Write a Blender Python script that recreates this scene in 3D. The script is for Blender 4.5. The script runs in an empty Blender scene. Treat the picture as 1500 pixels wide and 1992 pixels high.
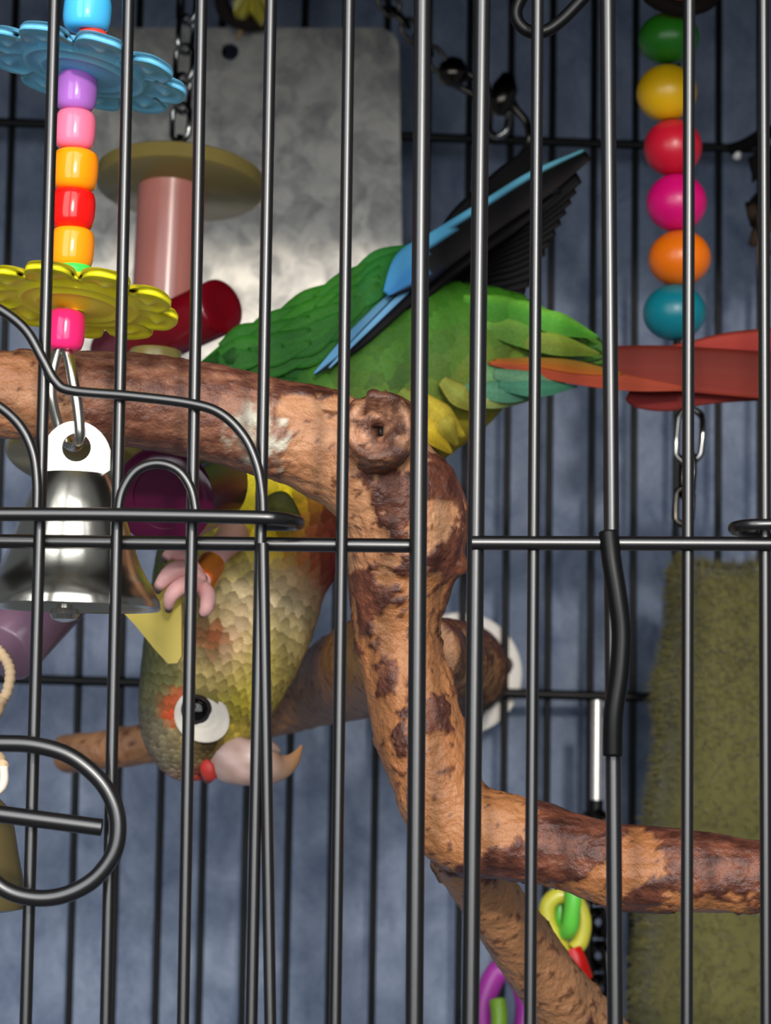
import bpy, math, random
import numpy as np
from mathutils import Vector, Matrix, noise
random.seed(7); np.random.seed(7)
SC = bpy.context.scene
COL = SC.collection
R = math.radians
PW, PH, FPX = 1500, 1992, 4545.0          # photograph frame and focal length in its pixels
CZ = 1.2                                  # camera height (m); the cage front stands at y = 0

# ------------------------------------------------------------------ camera
cam_d = bpy.data.cameras.new('camera'); cam = bpy.data.objects.new('camera', cam_d); COL.objects.link(cam)
cam_d.sensor_fit = 'VERTICAL'; cam_d.sensor_height = 36.0; cam_d.lens = FPX / PH * 36.0
cam_d.clip_start = 0.02; cam_d.clip_end = 20
CROT = Matrix.Rotation(R(90 + 5.6), 3, 'X') @ Matrix.Rotation(R(0.9), 3, 'Z')
CPOS = Vector((0, -0.5, CZ))
cam.matrix_world = Matrix.Translation(CPOS) @ CROT.to_4x4()
SC.camera = cam
cam_d.dof.use_dof = True; cam_d.dof.focus_distance = 0.545; cam_d.dof.aperture_fstop = 27.0

# ------------------------------------------------------------------ light
w = bpy.data.worlds.new('room'); SC.world = w; w.use_nodes = True
w.node_tree.nodes['Background'].inputs[0].default_value = (0.80, 0.90, 1.0, 1)
w.node_tree.nodes['Background'].inputs[1].default_value = 0.13
def lamp(name, kind, loc, target, power, color, **kw):
    d = bpy.data.lights.new(name, kind); o = bpy.data.objects.new(name, d); COL.objects.link(o)
    d.energy = power; d.color = color
    for k, v in kw.items(): setattr(d, k, v)
    o.location = loc
    o.rotation_euler = (Vector(target) - Vector(loc)).to_track_quat('-Z', 'Y').to_euler()
    return o
lamp('room_lamp', 'AREA', (0.16, -1.45, CZ + 0.385), (0, 0.1, CZ + .02), 15.5, (1.0, .92, .82), shape='DISK', size=0.07)
lamp('window_light', 'AREA', (-0.12, -1.35, CZ + 0.55), (0, 0.1, CZ), 54.0, (.95, .98, 1.0), shape='RECTANGLE', size=2.2, size_y=1.7)
SC.view_settings.view_transform = 'Standard'; SC.view_settings.look = 'None'
SC.view_settings.gamma = 1; SC.view_settings.use_curve_mapping = False
SC.view_settings.exposure = 0.0

# ------------------------------------------------------------------ helpers
def P(px, py, D):
    """world point seen at photo pixel (px, py) at D mm behind the cage front"""
    d = CROT @ Vector(((px - PW / 2) / FPX, -(py - PH / 2) / FPX, -1.0))
    return CPOS + d * ((D / 1000 - CPOS.y) / d.y)
def S(px, D): return px * (500 + D) / FPX / 1000     # pixel length at depth D -> metres
def lin(c):
    return tuple(((x / 255) / 12.92 if x / 255 <= .04045 else ((x / 255 + .055) / 1.055) ** 2.4) for x in c)
def mixc(a, b, t):
    t = min(1, max(0, t)); return tuple(a[i] * (1 - t) + b[i] * t for i in range(3))
TOCAM = Vector((0, -1, 0))
CINV = CROT.transposed()
def project(p):
    d = CINV @ (p - CPOS); return (PW / 2 - FPX * d.x / d.z, PH / 2 + FPX * d.y / d.z)

class MB:
    def __init__(s): s.v = []; s.f = []; s.c = []
    def add(s, vs, fs, col=None):
        b = len(s.v); s.v += [Vector(x) for x in vs]; s.f += [tuple(i + b for i in f) for f in fs]
        if callable(col): s.c += [col(x) for x in vs]
        elif isinstance(col, list): s.c += col
        else: s.c += [col or (128, 128, 128)] * len(vs)
        return s
    def build(s, name, mat, parent=None, smooth=True, sharp=None):
        me = bpy.data.meshes.new(name); me.from_pydata([tuple(x) for x in s.v], [], s.f); me.update()
        a = me.color_attributes.new('Col', 'FLOAT_COLOR', 'POINT')
        cache = {}
        flat = []
        for c in s.c:
            if c not in cache: cache[c] = lin(c) + (1.0,)
            flat += cache[c]
        a.data.foreach_set('color', flat)
        return link(name, me, mat, parent, smooth, sharp)
def link(name, me, mat, parent=None, smooth=True, sharp=None):
    me.polygons.foreach_set('use_smooth', [smooth] * len(me.polygons))
    if sharp:
        me.set_sharp_from_angle(angle=R(sharp))
    if mat: me.materials.append(mat)
    o = bpy.data.objects.new(name, me); COL.objects.link(o)
    if parent is not None:
        o.parent = parent
        p = parent; loc = Vector((0, 0, 0))
        while p is not None: loc += p.location; p = p.parent
        if parent.type == 'EMPTY': o.matrix_parent_inverse = Matrix.Translation(-loc)
    return o
def tag(o, label, cat, group=None, kind=None):
    o['label'] = label; o['category'] = cat
    if group: o['group'] = group
    if kind: o['kind'] = kind
    return o
def thing(name, loc, label, cat, group=None):
    o = bpy.data.objects.new(name, None); COL.objects.link(o); o.location = loc; o.empty_display_size = .01
    return tag(o, label, cat, group)

def catmull(pts, n):
    """pts: list of tuples; returns n*(len-1)+1 interpolated tuples"""
    pts = [np.array(p, float) for p in pts]; out = []
    for i in range(len(pts) - 1):
        p0 = pts[max(i - 1, 0)]; p1 = pts[i]; p2 = pts[i + 1]; p3 = pts[min(i + 2, len(pts) - 1)]
        for k in range(n):
            t = k / n
            out.append(.5 * (2 * p1 + (p2 - p0) * t + (2 * p0 - 5 * p1 + 4 * p2 - p3) * t * t + (3 * p1 - p0 - 3 * p2 + p3) * t ** 3))
    out.append(pts[-1]); return out
def tube(mb, pts, rad, seg=10, closed=False, caps=True, col=None, flat=1.0):
    pts = [Vector(p) for p in pts]; n = len(pts)
    if not hasattr(rad, '__len__'): rad = [rad] * n
    T = []
    for i in range(n):
        a = pts[(i - 1) % n] if closed or i > 0 else pts[0]; b = pts[(i + 1) % n] if closed or i < n - 1 else pts[-1]
        T.append((b - a).normalized())
    up = Vector((0, 0, 1)) if abs(T[0].z) < .9 else Vector((0, 1, 0))
    N = (up - T[0] * up.dot(T[0])).normalized()
    vs = []
    for i in range(n):
        N = (N - T[i] * N.dot(T[i])).normalized(); B = T[i].cross(N)
        for k in range(seg):
            a = 2 * math.pi * k / seg
            vs.append(pts[i] + (N * math.cos(a) + B * math.sin(a) * flat) * rad[i])
    fs = []
    for i in range(n if closed else n - 1):
        for k in range(seg):
            j = (i + 1) % n
            fs.append((i * seg + k, i * seg + (k + 1) % seg, j * seg + (k + 1) % seg, j * seg + k))
    if caps and not closed:
        fs.append(tuple(range(seg - 1, -1, -1))); fs.append(tuple((n - 1) * seg + k for k in range(seg)))
    return mb.add(vs, fs, col)
def wire(mb, pxpts, r_mm, seg=12, n=8, col=None, closed=False):
    """smooth round wire through photo points (px, py, D)"""
    if closed:
        q = catmull(pxpts[-1:] + pxpts + pxpts[:2], n)[n:-n]; q = q[:-1]
    else: q = catmull(pxpts, n) if len(pxpts) > 2 else pxpts
    return tube(mb, [P(*p) for p in q], r_mm / 1000, seg, closed, True, col)
def lathe(mb, o, axis, prof, seg=32, col=None):
    """prof: list of (radius, height) along axis from o, metres"""
    axis = Vector(axis).normalized(); o = Vector(o)
    up = Vector((0, 1, 0)) if abs(axis.y) < .8 else Vector((1, 0, 0))
    X = (up - axis * up.dot(axis)).normalized(); Y = axis.cross(X)
    vs = []; fs = []; cs = []
    for i, (r, h) in enumerate(prof):
        for k in range(seg):
            a = 2 * math.pi * k / seg
            vs.append(o + axis * h + (X * math.cos(a) + Y * math.sin(a)) * max(r, 1e-6))
    for i in range(len(prof) - 1):
        for k in range(seg):
            fs.append((i * seg + k, i * seg + (k + 1) % seg, (i + 1) * seg + (k + 1) % seg, (i + 1) * seg + k))
    if prof[0][0] > 1e-5: fs.append(tuple(range(seg - 1, -1, -1)))
    if prof[-1][0] > 1e-5: fs.append(tuple((len(prof) - 1) * seg + k for k in range(seg)))
    return mb.add(vs, fs, col)

# ------------------------------------------------------------------ materials
def mat(name, base=None, rough=.5, metal=0.0, vcol=False, spec=.5, trans=0.0, ior=1.45, coat=0.0, sheen=0.0, alpha=None, sss=0.0):
    m = bpy.data.materials.new(name); m.use_nodes = True
    b = m.node_tree.nodes['Principled BSDF']; I = b.inputs
    if base: I['Base Color'].default_value = lin(base) + (1,)
    I['Roughness'].default_value = rough; I['Metallic'].default_value = metal
    I['Specular IOR Level'].default_value = spec; I['Transmission Weight'].default_value = trans
    I['IOR'].default_value = ior; I['Coat Weight'].default_value = coat
    I['Sheen Weight'].default_value = sheen; I['Sheen Roughness'].default_value = .5
    if sss:
        I['Subsurface Weight'].default_value = sss; I['Subsurface Radius'].default_value = (.004, .003, .002); I['Subsurface Scale'].default_value = 1.0
    if vcol:
        a = m.node_tree.nodes.new('ShaderNodeVertexColor'); a.layer_name = 'Col'
        m.node_tree.links.new(a.outputs[0], I['Base Color'])
    return m
def N_(m, t, **kw):
    n = m.node_tree.nodes.new(t)
    for k, v in kw.items():
        if k in n.inputs: n.inputs[k].default_value = v
        else: setattr(n, k, v)
    return n
def L_(m, a, b): m.node_tree.links.new(a, b)
def bsdf(m): return m.node_tree.nodes['Principled BSDF']
def bump(m, scale, strength, dist=.0005, detail=4, stretch=None):
    tc = N_(m, 'ShaderNodeTexCoord'); mp = N_(m, 'ShaderNodeMapping')
    if stretch: mp.inputs['Scale'].default_value = stretch
    nz = N_(m, 'ShaderNodeTexNoise', Scale=scale, Detail=detail); bp = N_(m, 'ShaderNodeBump', Strength=strength, Distance=dist)
    L_(m, tc.outputs['Object'], mp.inputs[0]); L_(m, mp.outputs[0], nz.inputs['Vector']); L_(m, nz.outputs['Fac'], bp.inputs['Height']); L_(m, bp.outputs[0], bsdf(m).inputs['Normal'])
    return nz
def speckle(m, c0, c1, scale, lo=.35, hi=.65, detail=5, stretch=None, c2=None):
    tc = N_(m, 'ShaderNodeTexCoord'); mp = N_(m, 'ShaderNodeMapping'); L_(m, tc.outputs['Object'], mp.inputs[0])
    if stretch: mp.inputs['Scale'].default_value = stretch
    nz = N_(m, 'ShaderNodeTexNoise', Scale=scale, Detail=detail, Roughness=.6); L_(m, mp.outputs[0], nz.inputs['Vector'])
    cr = N_(m, 'ShaderNodeValToRGB'); L_(m, nz.outputs['Fac'], cr.inputs[0])
    e = cr.color_ramp.elements; e[0].position = lo; e[1].position = hi; e[0].color = lin(c0) + (1,); e[1].color = lin(c1) + (1,)
    L_(m, cr.outputs[0], bsdf(m).inputs['Base Color']); return m

M = {}
M['bar'] = mat('black_painted_wire', (14, 12, 13), .31, spec=.95); bump(M['bar'], 500, .05, .0002)
M['bar_matt_shade'] = mat('dull_shaded_wire', (9, 9, 10), .40, spec=.22)  # matt black for hooks; on the back bars, the same paint dimmed for shade
M['bead'] = mat('glossy_plastic', rough=.16, vcol=True, sss=.15)
M['petal'] = mat('moulded_plastic', rough=.38, vcol=True, sss=.35); bump(M['petal'], 900, .25, .0004)
M['wood_bead'] = mat('painted_wood', rough=.33, vcol=True); bump(M['wood_bead'], 500, .15, .0003, stretch=(1, 1, 4))
M['steel'] = mat('polished_steel', (205, 200, 188), .24, 1.0); bump(M['steel'], 900, .05, .0001, stretch=(3, 3, .3))
M['steel_bright'] = mat('brushed_aluminium', (240, 237, 230), .45, .35)
M['chain'] = mat('chain_steel', (150, 148, 145), .12, 1.0)
M['dark_chain'] = mat('dark_chain_steel', (70, 66, 62), .2, 1.0)
M['amber'] = mat('olive_acrylic', (164, 148, 84), .22, trans=.6, ior=1.45)
bump(M['amber'], 300, .25, .0005)
M['pink_acrylic'] = mat('pink_acrylic', (190, 122, 112), .22, trans=.4)
M['red_acrylic'] = mat('red_acrylic', (120, 10, 24), .2, trans=.35); bump(M['red_acrylic'], 250, .3, .0005)
M['plum_acrylic'] = mat('plum_acrylic', (92, 20, 62), .16, trans=.45)
M['violet_acrylic'] = mat('violet_acrylic', (134, 102, 122), .22, trans=.35)
M['feather'] = mat('feather', rough=.62, vcol=True, spec=.25, sheen=.0)
m = M['feather']; tc = N_(m, 'ShaderNodeTexCoord'); nz = N_(m, 'ShaderNodeTexNoise', Scale=1100, Detail=4, Roughness=.7, Distortion=1.2); mr = N_(m, 'ShaderNodeMapRange')
mr.inputs[1].default_value = .3; mr.inputs[2].default_value = .7; mr.inputs[3].default_value = .72; mr.inputs[4].default_value = 1.2
mm = N_(m, 'ShaderNodeMix', data_type='RGBA', blend_type='MULTIPLY'); mm.inputs[0].default_value = 1
L_(m, tc.outputs['Object'], nz.inputs['Vector']); L_(m, nz.outputs['Fac'], mr.inputs[0]); L_(m, mr.outputs[0], mm.inputs[7])
L_(m, m.node_tree.nodes['Color Attribute'].outputs[0] if 'Color Attribute' in m.node_tree.nodes else [n for n in m.node_tree.nodes if n.bl_idname == 'ShaderNodeVertexColor'][0].outputs[0], mm.inputs[6]); L_(m, mm.outputs[2], bsdf(m).inputs['Base Color'])
bp = N_(m, 'ShaderNodeBump', Strength=.5, Distance=.0004); L_(m, nz.outputs['Fac'], bp.inputs['Height']); L_(m, bp.outputs[0], bsdf(m).inputs['Normal'])
M['quill'] = mat('flight_feather', rough=.6, vcol=True, spec=.12); bump(M['quill'], 900, .15, .0002)
M['skin'] = mat('bird_skin', rough=.55, vcol=True, sss=.2); bump(M['skin'], 900, .4, .0004)
M['eye'] = mat('eye_gloss', (8, 7, 7), .05)
M['iris'] = mat('iris', (42, 38, 40), .1)
M['copper'] = mat('copper_band', (236, 140, 62), .34, .75)
M['beak'] = mat('beak_horn', rough=.38, vcol=True, sss=.15); bump(M['beak'], 400, .3, .0004)
M['wood'] = mat('perch_wood', rough=.42, vcol=True, spec=.5)
bump(M['wood'], 480, .85, .0012, 8)
M['fleece'] = mat('green_fleece', rough=.95, vcol=True, spec=.1, sheen=.25)
M['plastic'] = mat('toy_plastic', rough=.3, vcol=True)
M['rope'] = mat('rope', rough=.9, vcol=True, spec=.1)
M['white_cap'] = mat('white_washer', (235, 228, 220), .4)
# galvanised plate
m = M['plate'] = mat('galvanised_steel', rough=.42, metal=.55)
tc = N_(m, 'ShaderNodeTexCoord'); n1 = N_(m, 'ShaderNodeTexNoise', Scale=95, Detail=5, Roughness=.62, Distortion=.6)
v1 = N_(m, 'ShaderNodeTexVoronoi', Scale=120); mx = N_(m, 'ShaderNodeMath', operation='MULTIPLY_ADD'); mx.inputs[1].default_value = .25
cr = N_(m, 'ShaderNodeValToRGB')
L_(m, tc.outputs['Object'], n1.inputs['Vector']); L_(m, tc.outputs['Object'], v1.inputs['Vector'])
L_(m, v1.outputs['Color'], mx.inputs[0]); L_(m, n1.outputs['Fac'], mx.inputs[2]); L_(m, mx.outputs[0], cr.inputs[0])
e = cr.color_ramp.elements; e[0].position = .42; e[1].position = .78; e[0].color = lin((128, 128, 126)) + (1,); e[1].color = lin((184, 180, 172)) + (1,)
L_(m, cr.outputs[0], bsdf(m).inputs['Base Color'])
rr = N_(m, 'ShaderNodeMapRange'); rr.inputs[3].default_value = .5; rr.inputs[4].default_value = .34; L_(m, n1.outputs['Fac'], rr.inputs[0]); L_(m, rr.outputs[0], bsdf(m).inputs['Roughness'])
# blue fleece blanket
m = M['blanket'] = mat('blue_fleece', rough=.95, spec=.1, sheen=.3)
tc = N_(m, 'ShaderNodeTexCoord'); n1 = N_(m, 'ShaderNodeTexNoise', Scale=62, Detail=8, Roughness=.6, Distortion=.5)
n2 = N_(m, 'ShaderNodeTexNoise', Scale=600, Detail=3); mpb = N_(m, 'ShaderNodeMapping'); mpb.inputs['Scale'].default_value = (1, 1, .75)
cr = N_(m, 'ShaderNodeValToRGB'); bp = N_(m, 'ShaderNodeBump', Strength=.6, Distance=.002)
L_(m, tc.outputs['Object'], mpb.inputs[0]); L_(m, mpb.outputs[0], n1.inputs['Vector']); L_(m, mpb.outputs[0], n2.inputs['Vector'])
ad = N_(m, 'ShaderNodeMath', operation='MULTIPLY_ADD'); ad.inputs[1].default_value = .25; L_(m, n2.outputs['Fac'], ad.inputs[0]); L_(m, n1.outputs['Fac'], ad.inputs[2])
L_(m, ad.outputs[0], cr.inputs[0]); e = cr.color_ramp.elements
e[0].position = .36; e[1].position = .9; e[0].color = lin((88, 101, 126)) + (1,); e[1].color = lin((148, 159, 180)) + (1,)
L_(m, cr.outputs[0], bsdf(m).inputs['Base Color']); L_(m, ad.outputs[0], bp.inputs['Height']); L_(m, bp.outputs[0], bsdf(m).inputs['Normal'])

# ------------------------------------------------------------------ blue blanket behind the cage
vs = []; fs = []; nx, nz = 90, 110
for j in range(nz + 1):
    for i in range(nx + 1):
        x = -.45 + .9 * i / nx; z = CZ - .42 + .95 * j / nz
        y = .428 + .0035 * math.sin(x * 38 + 1.3 * math.sin(z * 11)) + .004 * noise.noise(Vector((x * 9, z * 5, 3))) 
        vs.append((x, y, z))
for j in range(nz):
    for i in range(nx):
        a = j * (nx + 1) + i; fs.append((a, a + 1, a + nx + 2, a + nx + 1))
b = len(vs); vs2 = [(x, y + .006, z) for x, y, z in vs]; fs2 = [tuple(k + b for k in reversed(f)) for f in fs]
rim = [i for i in range(nx)] 
for i in range(nx):
    for row in (0, nz):
        a = row * (nx + 1) + i; fs2.append((a, a + 1, a + 1 + b, a + b))
for j in range(nz):
    for c in (0, nx):
        a = j * (nx + 1) + c; fs2.append((a, a + nx + 1, a + nx + 1 + b, a + b))
bl = MB().add(vs + vs2, fs + fs2).build('blanket', M['blanket'])
tag(bl, 'mottled blue fleece blanket hanging behind the cage', 'blanket')

# ------------------------------------------------------------------ the cage
cage = thing('birdcage', P(750, 996, 0), 'black wire birdcage with vertical bars and a small arched feeder door', 'birdcage')
YT, YB = -330, 2330
def bar(x0, x1, D, r_mm, parent, name='wire_bar', y0=YT, y1=YB, seg=12, D1=None):
    f = lambda y: x0 + (x1 - x0) * y / PH
    return wire(MB(), [(f(y0), y0, D), (f(y1), y1, D if D1 is None else D1)], r_mm, seg).build(name, M['bar'], parent, sharp=60)
fx = lambda y: 822 - 16 * y / PH
door = MB(); wire(door, [(fx(YT), YT, 1), (fx(YB), YB, 1)], 1.95, 14)
wire(door, [(-420, 1048, 3.4), (824, 1062, 3.4)], 1.55, 14)
door = door.build('cage_door', M['bar'], cage, sharp=60)
for x0, x1 in ((-196, -290), (-45, -120), (106, 50), (250, 206), (392, 356), (527, 489), (679, 652)):
    bar(x0, x1, 0, 1.32, door)
bar(495, 526, -.6, 1.3, door, y0=1057)                                   # loose second wire
for x0, x1, r in ((938, 915, 1.85), (1046, 1031, 1.32), (1182, 1197, 1.7), (1341, 1336, 1.32), (1485, 1491, 1.3), (1632, 1648, 1.3), (1780, 1804, 1.3), (1928, 1962, 1.3), (2076, 2120, 1.3)):
    bar(x0, x1, 0, r, cage)
wire(MB(), [(918, 1056, -1.6), (2300, 1061, -1.6)], 1.55, 14).build('cross_wire', M['bar'], cage, sharp=60)
# weld nubs where the door rail meets frame
for k, (pts, r) in enumerate((
    ([(-60, 575, -3), (0, 602, -3), (50, 642, -3), (84, 700, -3), (108, 742, -3), (140, 760, -3), (250, 770, -3), (370, 785, -3), (430, 805, -3), (475, 850, -3), (500, 905, -3), (510, 960, -3), (512, 1003, -3)], 1.12),
    ([(-60, 760, -3), (0, 792, -3), (40, 830, -3), (64, 880, -3), (72, 940, -3), (71, 1003, -3)], 1.1),
    ([(229, 1003, -3), (238, 955, -3), (265, 916, -3), (305, 902, -3), (346, 915, -3), (372, 952, -3), (382, 1003, -3)], 1.05))):
    wire(MB(), pts, r).build('arch_wire', M['bar'], door)
wire(MB(), [(-120, 1000, -6.5), (200, 1001, -6.5), (480, 1006, -6.5), (540, 1009, -5.5), (572, 1014, -1), (580, 1018, 4), (560, 1020, 8), (505, 1019, 9)], 1.5, 14).build('door_ledge_wire', M['bar'], door)
wire(MB(), [(1640, 1018, -5), (1500, 1020, -5), (1455, 1021, -4), (1428, 1026, 0), (1440, 1033, 4), (1500, 1036, 5), (1640, 1036, 5)], 1.25, 12).build('feeder_loop', M['bar'], cage)
# latch: oval ring handle with its straight pin
wire(MB(), [(-90, 1447, -9), (0, 1446, -9), (70, 1450, -9), (135, 1470, -9), (190, 1513, -9), (221, 1562, -9), (230, 1612, -9), (219, 1664, -9), (180, 1713, -9), (122, 1742, -9), (60, 1746, -9), (0, 1724, -9), (-60, 1660, -9)], 1.78, 16).build('latch_ring', M['bar'], door)
wire(MB(), [(-90, 1572, -5), (198, 1610, -5)], 1.85, 16).build('latch_pin', M['bar'], door, sharp=50)
wire(MB(), [(1184, 1035, -2.2), (1190, 1090, -3.2), (1201, 1160, -3.6), (1209, 1230, -3.6), (1205, 1310, -3.6), (1194, 1390, -3.4), (1192, 1470, -2.6)], 2.15, 14).build('hook_wire', M['bar_matt_shade'], cage)
# back grille
for k in range(-9, 29):
    xa, xb = 28 + 80.6 * k, -27 + 83.7 * k
    s = (xb - xa) / 1650
    y0, y1 = -250, 2300
    wire(MB(), [(xa + s * (y0 - 100), y0, 400), (xa + s * (y1 - 100), y1, 400)], 1.5, 10).build('wire_bar', M['bar_matt_shade'], cage, sharp=60)
for ya, yb in ((238, 284), (1320, 1358)):
    g = (yb - ya) / 1300
    wire(MB(), [(-760, ya - g * 760, 396.8), (2500, ya + g * 2500, 396.8)], 1.9, 10).build('cross_wire', M['bar_matt_shade'], cage, sharp=60)
# unseen solid roof added above the cage to shade the top of the back
zt = CZ + .315
vs = [(x, y, z) for z in (zt, zt + .006) for y in (-.012, .42) for x in (-.42, .42)]
MB().add(vs, [(0, 2, 3, 1), (4, 5, 7, 6), (0, 1, 5, 4), (2, 6, 7, 3), (0, 4, 6, 2), (1, 3, 7, 5)]).build('shade_roof', M['bar_matt_shade'], cage, smooth=False)

# unseen cloth over roof and upper front, added to keep lamp off the back
z0, z1 = CZ + .2285, CZ + .335
prof = [(-.017, z0), (-.013, z0), (-.014, z0 + .03), (-.013, z1 - .012), (-.004, z1 - .004), (.42, z1 - .003), (.42, z1 + .003), (-.004, z1 + .002), (-.018, z1 - .008), (-.019, z0 + .03)]
nc = 40; vs = []; fs = []; np_c = len(prof)
for i in range(nc + 1):
    x = -.42 + .84 * i / nc
    for y, z in prof: vs.append((x, y + (.0015 * math.sin(x * 70) if y < 0 else 0), z))
for i in range(nc):
    for k in range(np_c): a = i * np_c + k; b = i * np_c + (k + 1) % np_c; fs.append((a, b, b + np_c, a + np_c))
MB().add(vs, fs, (40, 44, 56)).build('shade_cloth', M['rope'], cage)

# ------------------------------------------------------------------ galvanised plate
def rounded_plate(x0, y0, x1, y1, D, rad, th, hole=None, n=8):
    a, b, c, d = P(x0, y0, D), P(x1, y0, D), P(x1, y1, D), P(x0, y1, D)
    W, H = (b - a).length, (d - a).length; X, Y = (b - a).normalized(), (d - a).normalized()
    out = []
    for cx, cy, s in ((rad, rad, 180), (W - rad, rad, 270), (W - rad, H - rad, 0), (rad, H - rad, 90)):
        for k in range(n + 1):
            t = R(s + 90 * k / n); out.append((cx + rad * math.cos(t), cy + rad * math.sin(t)))
    full = []
    for k in range(len(out)):
        a_, b_ = out[k], out[(k + 1) % len(out)]; L_n = math.hypot(b_[0] - a_[0], b_[1] - a_[1]); nn = max(1, int(L_n / .004))
        full += [(a_[0] + (b_[0] - a_[0]) * q / nn, a_[1] + (b_[1] - a_[1]) * q / nn) for q in range(nn)]
    out = full
    m_ = len(out); Z = Vector((0, 1, 0)) * th
    vs = [a + X * u + Y * v for u, v in out]; vs += [v + Z for v in vs]; fs = []
    if hole:
        h = P(hole[0], hole[1], D) - a; hu, hv = h.dot(X), h.dot(Y); hr = hole[2]
        ins = []
        for u, v in out:
            t = math.atan2(v - hv, u - hu); ins.append((hu + hr * math.cos(t), hv + hr * math.sin(t)))
        iv = [a + X * u + Y * v for u, v in ins]; b0 = len(vs); vs += iv + [v + Z for v in iv]
        for k in range(m_):
            j = (k + 1) % m_
            fs += [(k, b0 + k, b0 + j, j), (m_ + k, m_ + j, b0 + m_ + j, b0 + m_ + k), (b0 + k, b0 + m_ + k, b0 + m_ + j, b0 + j)]
    else: fs += [tuple(range(m_)), tuple(range(2 * m_ - 1, m_ - 1, -1))]
    for k in range(m_):
        j = (k + 1) % m_; fs.append((k, j, m_ + j, m_ + k))
    return MB().add(vs, fs)
pl = rounded_plate(150, 54, 776, 780, 384, .0085, .0012, (447, 97, .0034)).build('metal_plate', M['plate'], smooth=False)
tag(pl, 'galvanised grey metal plate with a hole, fixed to the back bars', 'metal plate')

# ------------------------------------------------------------------ branch perch
perch = thing('branch_perch', P(900, 1310, 388), 'knobbly brown branch perch with flaking bark, bolted to the back bars', 'perch')
def limb(mb, pts, n=6, seg=18):
    q = catmull(pts, n); tube(mb, [P(p[0], p[1], p[2]) for p in q], [S(p[3], p[2]) for p in q], seg)
bm_ = MB()
limb(bm_, [(-140, 765, 62, 86), (0, 768, 62, 88), (120, 775, 62, 92), (250, 778, 64, 92), (400, 800, 66, 94), (520, 832, 68, 98), (640, 868, 70, 112), (735, 925, 70, 118), (788, 1000, 72, 122), (785, 1070, 74, 116), (776, 1150, 76, 96), (775, 1250, 78, 86), (795, 1340, 78, 88), (815, 1420, 78, 92), (845, 1510, 78, 90), (875, 1600, 78, 86), (885, 1650, 80, 70)])
limb(bm_, [(850, 1560, 78, 70), (900, 1610, 78, 88), (970, 1622, 76, 86), (1100, 1657, 74, 76), (1200, 1684, 72, 80), (1340, 1697, 70, 79), (1490, 1707, 68, 70), (1640, 1718, 66, 68), (1900, 1736, 64, 66)])
limb(bm_, [(865, 1600, 90, 60), (920, 1700, 110, 62), (985, 1795, 125, 64), (1065, 1905, 140, 68), (1140, 2010, 155, 76), (1230, 2130, 170, 78)])
limb(bm_, [(790, 1285, 88, 75), (725, 1295, 165, 98), (630, 1335, 236, 78), (480, 1395, 262, 52), (330, 1440, 275, 42), (118, 1466, 290, 39)])
limb(bm_, [(825, 1270, 95, 70), (868, 1290, 200, 84), (897, 1300, 300, 88), (900, 1310, 393, 86)])
limb(bm_, [(748, 850, 66, 84), (742, 838, 50, 70), (738, 832, 41, 62)], 4, 20)
limb(bm_, [(870, 1085, 74, 34), (905, 1105, 68, 14)], 4, 10)
raw = bpy.data.meshes.new('branch_raw'); raw.from_pydata([tuple(v) for v in bm_.v], [], bm_.f)
tmp = bpy.data.objects.new('branch_raw', raw); COL.objects.link(tmp)
mo = tmp.modifiers.new('r', 'REMESH'); mo.mode = 'VOXEL'; mo.voxel_size = .00095
ms = tmp.modifiers.new('s', 'SMOOTH'); ms.iterations = 8; ms.factor = .5
dg = bpy.context.evaluated_depsgraph_get(); wood_me = bpy.data.meshes.new_from_object(tmp.evaluated_get(dg)); bpy.data.objects.remove(tmp); bpy.data.meshes.remove(raw)
nv = len(wood_me.vertices); co = np.zeros(nv * 3); wood_me.vertices.foreach_get('co', co); co = co.reshape(-1, 3)
no = np.zeros(nv * 3); wood_me.vertices.foreach_get('normal', no); no = no.reshape(-1, 3)
BARK = [(225, 735, 75, 1), (300, 770, 85, 1), (390, 790, 85, 1), (470, 825, 75, 1.1), (535, 845, 42, 1), (150, 720, 60, .7), (230, 850, 60, .7), (350, 860, 50, .5), (570, 745, 34, .8), (630, 745, 30, .7), (680, 850, 30, .6),
        (740, 965, 55, .7), (860, 930, 50, .7), (890, 1060, 40, .8), (720, 1180, 32, .9), (790, 1110, 34, .6), (700, 1260, 26, .7), (760, 1290, 36, .7), (760, 1400, 45, .5), (705, 1130, 26, .9), (708, 1215, 24, .8), (735, 1345, 30, .7), (830, 1370, 30, .6), (800, 1460, 30, .5), (770, 1010, 40, .6), (870, 1420, 40, .5),
        (1075, 1625, 60, 1.2), (1110, 1680, 60, 1), (1000, 1690, 55, 1), (1180, 1620, 45, .8), (1270, 1730, 36, .9), (1330, 1640, 60, 1), (1400, 1690, 70, 1.1), (1480, 1660, 60, .9), (1240, 1760, 30, .6), (955, 1700, 40, .5), (850, 1580, 22, .6),
        (620, 850, 70, -1.2), (620, 950, 75, -1.2), (560, 800, 28, -.6), (30, 790, 100, -1.0), (100, 850, 60, -.7), (690, 1020, 55, -.8), (745, 1080, 40, -.6), (845, 1020, 34, -1), (770, 1220, 45, -.8), (830, 1300, 40, -.5), (840, 1500, 70, -.7), (870, 1620, 60, -.8), (985, 1590, 60, -1.2), (1145, 1735, 40, -.6), (1250, 1680, 50, -1.3), (1400, 1760, 60, -.9), (1010, 1850, 120, -1.4), (1100, 1960, 120, -1.4), (640, 1350, 160, -.8), (250, 1450, 160, -1)]
BW = [(P(x, y, 58), S(r, 58), a) for x, y, r, a in BARK]
bc = np.array([[v.x, v.z] for v, r, a in BW]); br_ = np.array([r for v, r, a in BW]); ba = np.array([a for v, r, a in BW])
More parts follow.
